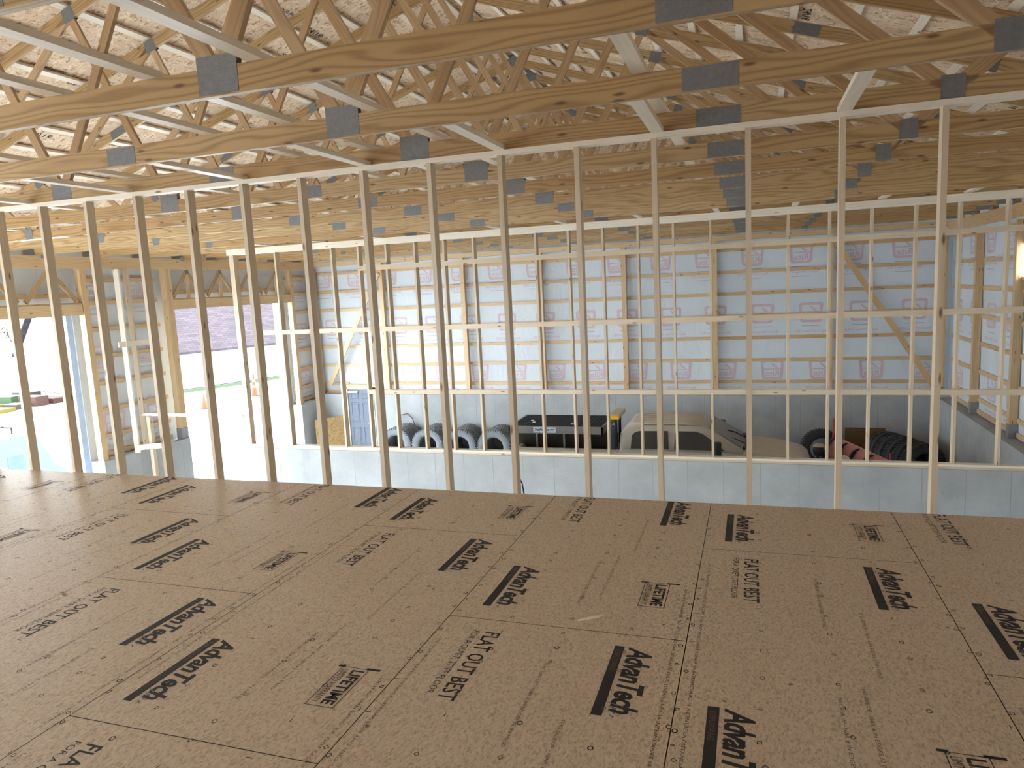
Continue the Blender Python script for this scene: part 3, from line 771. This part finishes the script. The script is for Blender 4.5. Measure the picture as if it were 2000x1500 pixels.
# body: lower box from bed to nose (local x: front +)
body = loft([sec(-3.55, .98, .62, 1.2, .05), sec(-1.16, 1.0, .60, 1.2, .06), sec(-1.15, 1.0, .60, 1.38, .06), sec(-1.1, 1.0, .60, 1.40, .06), sec(1.25, 1.0, .60, 1.38, .08), sec(1.75, 1.0, .6, 1.36, .12), sec(2.3, .97, .62, 1.28, .14), sec(2.72, .93, .64, 1.2, .14), sec(2.86, .88, .68, 1.08, .1)])
T('body', body, M_TAN, .02, True)
hood = loft([sec(1.2, .8, 1.36, 1.41, .03), sec(1.7, .82, 1.33, 1.385, .03), sec(2.3, .80, 1.25, 1.315, .03), sec(2.68, .76, 1.15, 1.225, .03)])
T('hood', hood, M_ROOF, .01, True)
cab = loft([sec(-1.12, .86, 1.36, 1.74, .1, .97), sec(-1.0, .84, 1.36, 1.89, .13, .97), sec(-.7, .80, 1.36, 1.93, .15, .97), sec(.2, .80, 1.36, 1.94, .15, .97), sec(.62, .79, 1.36, 1.91, .14, .97), sec(.76, .79, 1.36, 1.85, .12, .97), sec(1.48, .86, 1.36, 1.42, .03, .96)])
T('cab', cab, M_TAN, .0, True)
rfp = loft([sec(-.98, .70, 1.85, 1.905, .04), sec(-.6, .72, 1.88, 1.948, .05), sec(.25, .72, 1.89, 1.956, .05), sec(.62, .70, 1.86, 1.92, .04)])
T('roof_panel', rfp, M_ROOF, 0, True)
ribs = MB()
for yy in (-.5, -.25, 0, .25, .5): ribs.box(-.85, .15, yy - .02, yy + .02, 1.94, 1.962)
T('roof_rib', ribs, M_ROOF, .006)
def side(z): return -(.97 + (.80 - .97) * (z - 1.36) / .56) - .012
def pane(xs_, name='side_window'):
    mb = MB(); V = [(x, side(z), z) for x, z in xs_] + [(x, side(z) + .02, z) for x, z in xs_]; n_ = len(xs_)
    mb.add(V, [tuple(range(n_))[::-1], tuple(range(n_, 2 * n_))] + [(i, (i + 1) % n_, (i + 1) % n_ + n_, i + n_) for i in range(n_)])
    return mb
T('side_window', pane([(-.88, 1.42), (-.86, 1.70), (-.80, 1.76), (-.70, 1.79), (-.08, 1.80), (-.06, 1.42)]), M_GLASSD)
T('side_window', pane([(.06, 1.42), (.08, 1.76), (.14, 1.80), (.52, 1.80), (.66, 1.75), (.86, 1.62), (1.10, 1.42)]), M_GLASSD)
mb = MB(); a = [(.80, -.66, 1.84), (.80, .66, 1.84), (1.44, .78, 1.45), (1.44, -.78, 1.45)]
mb.add([Vector(p) + Vector((.02, 0, .03)) for p in a] + [Vector(p) + Vector((-.01, 0, -.01)) for p in a], [(0, 1, 2, 3), (7, 6, 5, 4), (0, 4, 5, 1), (1, 5, 6, 2), (2, 6, 7, 3), (3, 7, 4, 0)])
T('windshield', mb, M_WS)
mb = MB().tube([(1.5, -.75, 1.43), (1.56, -.3, 1.46), (1.56, .3, 1.46), (1.5, .75, 1.43)], .035).tube([(1.52, -.35, 1.46), (1.3, -.45, 1.58), (1.12, -.55, 1.66)], .012).tube([(1.52, .2, 1.47), (1.32, .1, 1.6), (1.15, -.05, 1.68)], .012)
T('wiper', mb, M_BLK)
mb = MB().box(.92, 1.06, -1.32, -1.14, 1.34, 1.66); mi_ = T('mirror', mb, M_BLK, .03); T('mirror_arm', MB().tube([(.99, -1.16, 1.44), (1.02, -.98, 1.42)], .02), M_BLK, parent=mi_)

T('mirror', MB().box(.92, 1.06, 1.14, 1.32, 1.34, 1.66), M_BLK, .03)
T('door_handle', MB().box(-.7, -.52, -1.02, -.99, 1.22, 1.26).box(.2, .38, -1.02, -.99, 1.22, 1.26), M_BLK)
T('bed_interior', MB().box(-3.45, -1.2, -.85, .85, 1.17, 1.215), M_BLK)
T('bed_side', MB().box(-3.55, -1.15, -1.0, -.9, 1.1, 1.38), M_TAN, .02)
T('bed_side', MB().box(-3.55, -1.15, .9, 1.0, 1.1, 1.38), M_TAN, .02)
T('tailgate', MB().box(-3.58, -3.5, -.98, .98, .75, 1.36), M_TAN, .02)
T('grille', MB().box(2.84, 2.9, -.5, .5, .72, 1.05), M_BLK)
T('bumper', MB().box(2.82, 3.0, -.98, .98, .45, .66), M_STEEL, .03)
T('bumper', MB().box(-3.72, -3.55, -.95, .95, .5, .68), M_STEEL, .03)
for x in (2.0, -2.35):
    for yy in (-.86, .86):
        w_ = MB().lathe([(.0, -.1), (.2, -.1), (.22, -.13), (.37, -.13), (.4, -.1), (.4, .1), (.37, .13), (.22, .13), (0, .1)], (x, yy, .405), (0, 1, 0), 32)
        T('wheel', w_, M_RUB, 0, True)
# spreader in the bed: a separate thing
sp_ = empty('salt_spreader', (-4.03, 14.3, TZ + 1.225), label='dark steel salt spreader with mesh top in the pickup bed', cat='salt spreader')
zt_ = .62
def Sx(n_, mb, m, par=None, **k): return mb.build(n_, m, par or sp_, **k)
Sx('rim', MB().box(-1.12, 1.12, -.72, -.68, zt_ - .17, zt_).box(-1.12, 1.12, .68, .72, zt_ - .17, zt_).box(-1.12, -1.08, -.72, .72, zt_ - .17, zt_).box(1.08, 1.12, -.72, .72, zt_ - .17, zt_), M_STEEL)
hp = MB(); V = [(-1.08, -.68, zt_ - .17), (1.08, -.68, zt_ - .17), (1.08, .68, zt_ - .17), (-1.08, .68, zt_ - .17), (-1.08, -.3, .02), (1.08, -.3, .02), (1.08, .3, .02), (-1.08, .3, .02)]
hp.add(V, [(0, 1, 5, 4), (1, 2, 6, 5), (2, 3, 7, 6), (3, 0, 4, 7), (4, 5, 6, 7)]); Sx('hopper', hp, M_RUST)
for x in (-1.08, -.45, .2, .75): Sx('upright', MB().box(x - .02, x + .02, -.70, -.62, 0, zt_ - .17), M_STEEL)
Sx('bottom_rail', MB().box(-1.1, 1.1, -.70, -.6, .0, .1), M_STEEL)
ms_ = MB()
for k in range(23): ms_.box(-1.06 + k * .096, -1.048 + k * .096, -.68, .68, zt_ - .02, zt_ + .004)
for k in range(15): ms_.box(-1.08, 1.08, -.66 + k * .094, -.65 + k * .094, zt_ - .015, zt_ + .008)
Sx('mesh_screen', ms_, M_BLK); Sx('screen_backing', MB().box(-1.07, 1.07, -.67, .67, zt_ - .06, zt_ - .03), M_DARK)
npl = Sx('name_plate', MB().box(-.52, .02, -.732, -.724, zt_ - .145, zt_ - .02), plain('pale_blue_plate', (.55, .63, .74), .4))
gD = fit(text_geo('SaltDogg', 1, .2, .03), .48, .085)
mb = MB().add(*placed(gD, (-.49, -.7335, zt_ - .125), (1, 0, 0), (0, 0, 1))); Sx('lettering', mb, M_INK, npl)
for x, yy in ((-.72, -.1), (-.62, -.3), (.35, -.45)): Sx('salt_clump', MB().lathe([(0, .02), (.035, .015), (.045, 0), (0, 0)], (x, yy, zt_ + .008), (0, 0, 1), 10), plain('salt', (.8, .82, .85), .8))
o = MB().box(-2.74, -2.58, 13.4, 13.52, TZ + 1.3, TZ + 1.93).build('spreader_chute', plain('dark_blue_plastic', (.05, .06, .08), .4), bevel=.05, label='tall dark curved fender standing between cab and spreader', cat='fender')
lb = empty('warning_light', (-2.70, 14.35, TZ + 1.92), label='amber warning light bar with tan top behind the cab roof', cat='light bar')
MB().box(-.12, .12, -.5, .4, .06, .16).build('housing', M_ROOF, lb, bevel=.02)
MB().box(-.125, .125, -.56, -.5, .06, .15).build('amber_lens', plain('amber_lens', (.95, .55, .02), .3), lb, bevel=.01)
MB().box(-.03, .03, -.3, -.24, -.64, .06).build('bracket', M_BLK, lb); MB().box(-.03, .03, .2, .26, -.64, .06).build('bracket', M_BLK, lb)
# plow
pw = empty('snow_plow', (2.35, 14.3, TZ), label='snow plow with faded red blade and black ribs ahead of the pickup', cat='snow plow')
def P(n_, mb, m, **k): return mb.build(n_, m, pw, **k)
bl = MB(); N = 7
for k in range(N):
    a0, a1 = -.5 + k * .2, -.5 + (k + 1) * .2
pts = [(.0 + .28 * math.cos(PI * .5 + PI * k / 8 * .95) + .2, .66 - .66 * math.cos(PI * k / 8)) for k in range(9)]
prof = [(x, z) for x, z in pts]; V = []
for yy in (-1.2, 1.2): V += [(x + (.0 if yy < 0 else .0), yy, z) for x, z in prof] + [(x + .03, yy, z) for x, z in prof]
n9 = 9; Fc = []
for k in range(8):
    Fc += [(k, k + 1, k + 1 + 18, k + 18), (k + 9, k + 18 + 9, k + 1 + 27, k + 10), (k, k + 9, k + 10, k + 1), (k + 18, k + 19, k + 28, k + 27)]
Fc += [(0, 18, 27, 9), (8, 17, 35, 26)]
bl.add(V, Fc); pw.rotation_euler = (0, 0, .33); b_ = P('blade', bl, plain('faded_red_paint', (.50, .22, .2), .6), smooth=False); 
rb = MB()
for yy in (-1.1, -.55, 0, .55, 1.1):
    rb.prism([(x - .035, z) for x, z in prof] + [(x - .1, z) for x, z in prof[::-1]], 1, yy - .03, yy + .03)
P('rib', rb, M_BLK)
for yy, nm in ((-1.22, 0), (1.22, 1)):
    P('blade_guide', MB().tube([(.1, yy, 1.2), (.1, yy, 1.5 + nm * .25)], .02), plain('red_marker', (.6, .09, .08), .5))
for yy in (-.75, .35):
    h_ = MB().lathe([(0, -.12), (.09, -.1), (.12, -.02), (.125, .06), (0, .06)], (-.6, yy, 1.22), (1, 0, .1), 20); hl_ = P('plow_headlight', h_, M_BLK, smooth=True)
    P('lamp_cap', MB().lathe([(0, .05), (.08, .04), (.13, 0), (.13, -.01), (0, -.01)], (-.6, yy, 1.34), (0, 0, 1), 20), M_ROOF, smooth=True).parent = hl_
P('mount_frame', MB().tube([(-.6, -.8, .5), (-.6, -.8, 1.15), (-.6, .4, 1.15), (-.6, .4, .5)], .035).tube([(-.6, -.4, .5), (.05, -.4, .35)], .04).tube([(-.6, .3, .5), (.05, .3, .35)], .04), M_BLK)
P('orange_wiring', MB().tube([(-.66, -.8, 1.2), (-.55, -.5, 1.0), (-.5, -.2, 1.08), (-.5, .1, .95), (-.6, .4, 1.1)], .01), plain('orange_cable', (.7, .22, .04), .5))

# cable end at the deck edge
MB().tube([(-1.62, 3.52, .16), (-1.585, 3.53, .12), (-1.55, 3.53, .05), (-1.53, 3.53, -.1), (-1.53, 3.53, -.6)], .006).build('cable', M_DARK, smooth=True, label='black cable end sticking up behind the deck edge', cat='cable')
MB().add([(-.56, 1.31, .001), (-.50, 1.36, .001), (-.43, 1.395, .001), (-.45, 1.36, .001), (-.54, 1.30, .001), (-.50, 1.345, .009), (-.46, 1.37, .008)], [(0, 1, 5), (1, 2, 6, 5), (2, 3, 6), (3, 4, 5, 6), (4, 0, 5), (0, 4, 3, 2, 1)]).build('wood_splinter', M_WHITE, label='pale wood splinter lying on the deck right of centre', cat='wood splinter')

# ------------------------------------------------------------------ outdoors
def gmat(name, a, b, sc=3., det=8.):
    g = NT(name, .9); co = g.n('ShaderNodeTexCoord').outputs['Object']
    n1 = g.n('ShaderNodeTexNoise', i_Vector=co, i_Scale=sc, i_Detail=det, i_Roughness=.7).outputs[0]
    return g.out(g.ramp(n1, [(.3, a), (.7, b)]), n1, .5, .05)
def gslab(n_, m, *b): return MB().box(*b).build(n_, m, **struct)
gslab('ground_gravel', gmat('gravel', (.26, .265, .27), (.52, .52, .52), 1.2), -150, XL - .13, -60, 170, ZG - .3, ZG - .05)
gslab('ground_apron', M_APRON, -18.2, XL - .12, 2, 19.5, ZG - .25, ZG - .005)
mb = MB().add(*boardgeo((-48, 4, ZG - .045), (-20, 58, ZG - .045), 4.6, .02, (1, 0, 0))); mb.build('ground_road', gmat('road', (.10, .10, .10), (.15, .15, .15), 4.), **struct)
mb = MB().add(*boardgeo((-33.0, 25, ZG - .04), (-27.2, 40.5, ZG - .04), 1.0, .04, (1, 0, 0))); mb.build('ground_grass_strip', gmat('grass', (.02, .04, .012), (.055, .08, .03), 6.), **struct)
def shingles():
    g = NT('roof_shingles', .85); co = g.n('ShaderNodeTexCoord').outputs['UV']
    br = g.n('ShaderNodeTexBrick', i_Vector=co, i_Scale=1., i_Mortar_Size=.012, i_Brick_Width=.45, i_Row_Height=.2)
    br.inputs['Color1'].default_value = (.028, .021, .027, 1); br.inputs['Color2'].default_value = (.05, .037, .045, 1); br.inputs['Mortar'].default_value = (.012, .01, .012, 1)
    return g.out(br.outputs[0])
M_SH = shingles(); M_WALLW = plain('white_block_wall', (.26, .28, .29), .8, 0, .05, 2.)
def building(name, a, b, depth, h, ridge, label, over=.3, windows=()):
    a, b = Vector((*a, ZG)), Vector((*b, ZG)); d = (b - a); L = d.length; d.normalize(); n_ = Vector((-d.y, d.x, 0))      # away from viewer
    r = empty(name, a, label=label, cat='building')
    def loc(u, v, z): return d * u + n_ * v + Vector((0, 0, z))
    V = [loc(0, 0, 0), loc(L, 0, 0), loc(L, depth, 0), loc(0, depth, 0), loc(0, 0, h), loc(L, 0, h), loc(L, depth, h), loc(0, depth, h), loc(0, depth / 2, ridge), loc(L, depth / 2, ridge)]
    MB().add(V, [(0, 1, 5, 4), (1, 2, 6, 9, 5), (2, 3, 7, 6), (3, 0, 4, 8, 7), (4, 5, 9, 8), (6, 7, 8, 9)]).build('wall', M_WALLW, r)
    k = (ridge - h) / (depth / 2); sl = math.hypot(depth / 2 + over, k * (depth / 2 + over))
    for sg, v0 in ((1, -over), (-1, depth + over)):
        z0 = h - k * over
        V = [loc(-over, v0, z0 + .03), loc(L + over, v0, z0 + .03), loc(L + over, depth / 2, ridge + .03), loc(-over, depth / 2, ridge + .03)]
        V += [v + Vector((0, 0, .12)) for v in V]
        F = [(0, 1, 2, 3), (4, 5, 6, 7), (0, 1, 5, 4), (1, 2, 6, 5), (2, 3, 7, 6), (3, 0, 4, 7)]
        uvq = [(0, 0), (L, 0), (L, sl), (0, sl)]
        UV = uvq + uvq + [(0, 0), (L, 0), (L, .1), (0, .1)] + [(0, 0)] * 12
        MB().add(V, F, UV).build('roof', M_SH, r)
    for (u, z, w, hh) in windows:
        fr = MB(); V = [loc(u, -.03, z), loc(u + w, -.03, z), loc(u + w, -.03, z + hh), loc(u, -.03, z + hh)]; V += [v + n_ * .05 for v in V]
        f_ = fr.add(V, [(0, 1, 2, 3), (7, 6, 5, 4), (0, 4, 5, 1), (1, 5, 6, 2), (2, 6, 7, 3), (3, 7, 4, 0)]).build('window', plain('outdoor_window', (.12, .15, .16), .2), r)
    return r
building('white_building', (-33.06, 27.34), (-28.55, 39.36), 13., 2.3, 6.9, 'long low white building with maroon shingle roof across the road', .35, ((3.5, 1.1, .55, .6), (9.3, 1.1, .55, .6)))
building('white_building', (-36, 60), (-29, 72), 10, 3.0, 6.0, 'small white house with dark roof farther up the road', .3)

def cone(x, y, label, tall=False):
    r = empty('traffic_cone', (x, y, ZG - .03), label=label, cat='traffic cone')
    mo = plain('cone_orange', (.26, .035, .008), .5)
    MB().box(-.2, .2, -.2, .2, 0, .03).build('base', M_BLK, r)
    if tall:
        MB().lathe([(.17, .03), (.05, .95), (.045, 1.1), (.06, 1.15), (0, 1.15)], (0, 0, 0), (0, 0, 1), 24).build('post', mo, r, smooth=True)
        for z in (.45, .75): MB().lathe([(.17 - .12 * (z - .03) / .92 + .004, z), (.17 - .12 * (z + .1) / .92 + .004, z + .13)], (0, 0, 0), (0, 0, 1), 24).build('reflective_band', M_WALLW, r)
    else:
        MB().lathe([(.15, .03), (.025, .7), (0, .71)], (0, 0, 0), (0, 0, 1), 24).build('body', mo, r, smooth=True)
cone(-24.75, 25.4, 'short orange traffic cone beside the road, the left one')
cone(-24.9, 29.3, 'tall orange channelizer cone with white bands beside the road', True)

# white van outside the left door
vn = empty('utility_van', (-18.1, 9.6, ZG), label='white van with boards on its roof rack outside the left big door', cat='van')
M_VAN = plain('white_paint', (.17, .215, .27), .4)
MB().prism([(-2.6, .5), (2.3, .5), (2.3, .85), (1.95, 1.1), (1.5, 2.0), (-2.6, 2.05)], 0, -.95, .95).build('body', M_VAN, vn, bevel=.05)
MB().box(.94, .965, -.9, -.1, 1.0, 1.55).box(.94, .965, .68, 1.1, 1.0, 1.52).build('side_window', plain('van_glass', (.14, .19, .26), .15), vn, bevel=.01)
for yy in (-1.6, 1.6):
    for xx in (-.85, .85): MB().lathe([(0, -.1), (.3, -.1), (.33, -.08), (.33, .08), (.3, .1), (0, .1)], (xx, yy, .33), (1, 0, 0), 24).build('wheel', M_RUB, vn)
MB().tube([(-.8, -1.8, 2.05), (-.8, -1.8, 2.2), (.8, -1.8, 2.2), (.8, -1.8, 2.05)], .02).tube([(-.8, 1., 2.05), (-.8, 1., 2.2), (.8, 1., 2.2), (.8, 1., 2.05)], .02).build('roof_rack', M_DARK, vn)
for k in range(5):
    o = board('lumber_board', (-18.65 + k * .25, 7.7, ZG + 2.24), (-18.65 + k * .25, 11.2, ZG + 2.24), .14, .04, plain('red_board', (.4, .16, .13), .6) if k % 2 else M_GIRT, (1, 0, 0))
    tag(o, label='board on the van roof rack, %s from the left' % ordn(k + 1), cat='board', group='boards on the van rack')

# heap of building materials beyond the yard
cols = [((.02, .04, .08), 'blue'), ((.1, .075, .008), 'yellow'), ((.03, .06, .025), 'green'), ((.05, .022, .016), 'rusty'), ((.08, .08, .08), 'grey'), ((.035, .025, .02), 'brown')]
rg = random.Random(5)
matc = [plain('material_' + n_, c_, .6) for c_, n_ in cols]
for k in range(24):
    x = -36.6 - (k % 3) * 1.9 + rg.uniform(-.1, .1); y = 19.6 + (k // 3) * 1.05; a = rg.uniform(-.1, .1)
    L = rg.uniform(.5, .82); h_ = rg.uniform(.15, .6); ci = rg.randrange(6)
    mb = MB().add(*boardgeo((x - L * math.cos(a), y - L * math.sin(a), ZG + h_ / 2 - .04), (x + L * math.cos(a), y + L * math.sin(a), ZG + h_ / 2 - .04), h_, rg.uniform(.4, .9)))
    mb.build('material_bundle', matc[ci], bevel=.02, label='%s bundle in the heap of building materials across the yard' % cols[ci][1], cat='bundle', group='%s bundles in the heap' % cols[ci][1])
# bare trees
M_BARK = plain('pale_bark', (.04, .036, .033), .9)
def tree(x, y, h, seed, label):
    rt = random.Random(seed); mb = MB()
    def br(p, d, L, r, n_):
        pts = [p]; q = p
        for i in range(3):
            d = (d + Vector((rt.uniform(-.2, .2), rt.uniform(-.2, .2), rt.uniform(-.05, .12)))).normalized(); q = q + d * L / 3; pts.append(q)
        mb.tube(pts, r, 5)
        if n_ > 0:
            for _ in range(3 if n_ > 2 else 4):
                dd = (d + Vector((rt.uniform(-.9, .9), rt.uniform(-.9, .9), rt.uniform(-.1, .6)))).normalized()
                br(rt.choice(pts[1:]), dd, L * rt.uniform(.6, .85), r * .7, n_ - 1)
    br(Vector((0, 0, 0)), Vector((0, 0, 1)), h * .3, .085, 5)
    mb.build('bare_tree', M_BARK, loc=(x, y, ZG - .1), label=label, cat='tree', group='bare trees beyond the yard')
for k in range(7):
    y = 47 + (k % 2) * 5; x = .3 - (y + 2) * (1.46 - k * .055); h = 5.5 + (k * 5) % 3
    tree(x, y, h, k, 'bare grey tree beyond the yard, %s from the left' % ordn(k + 1))
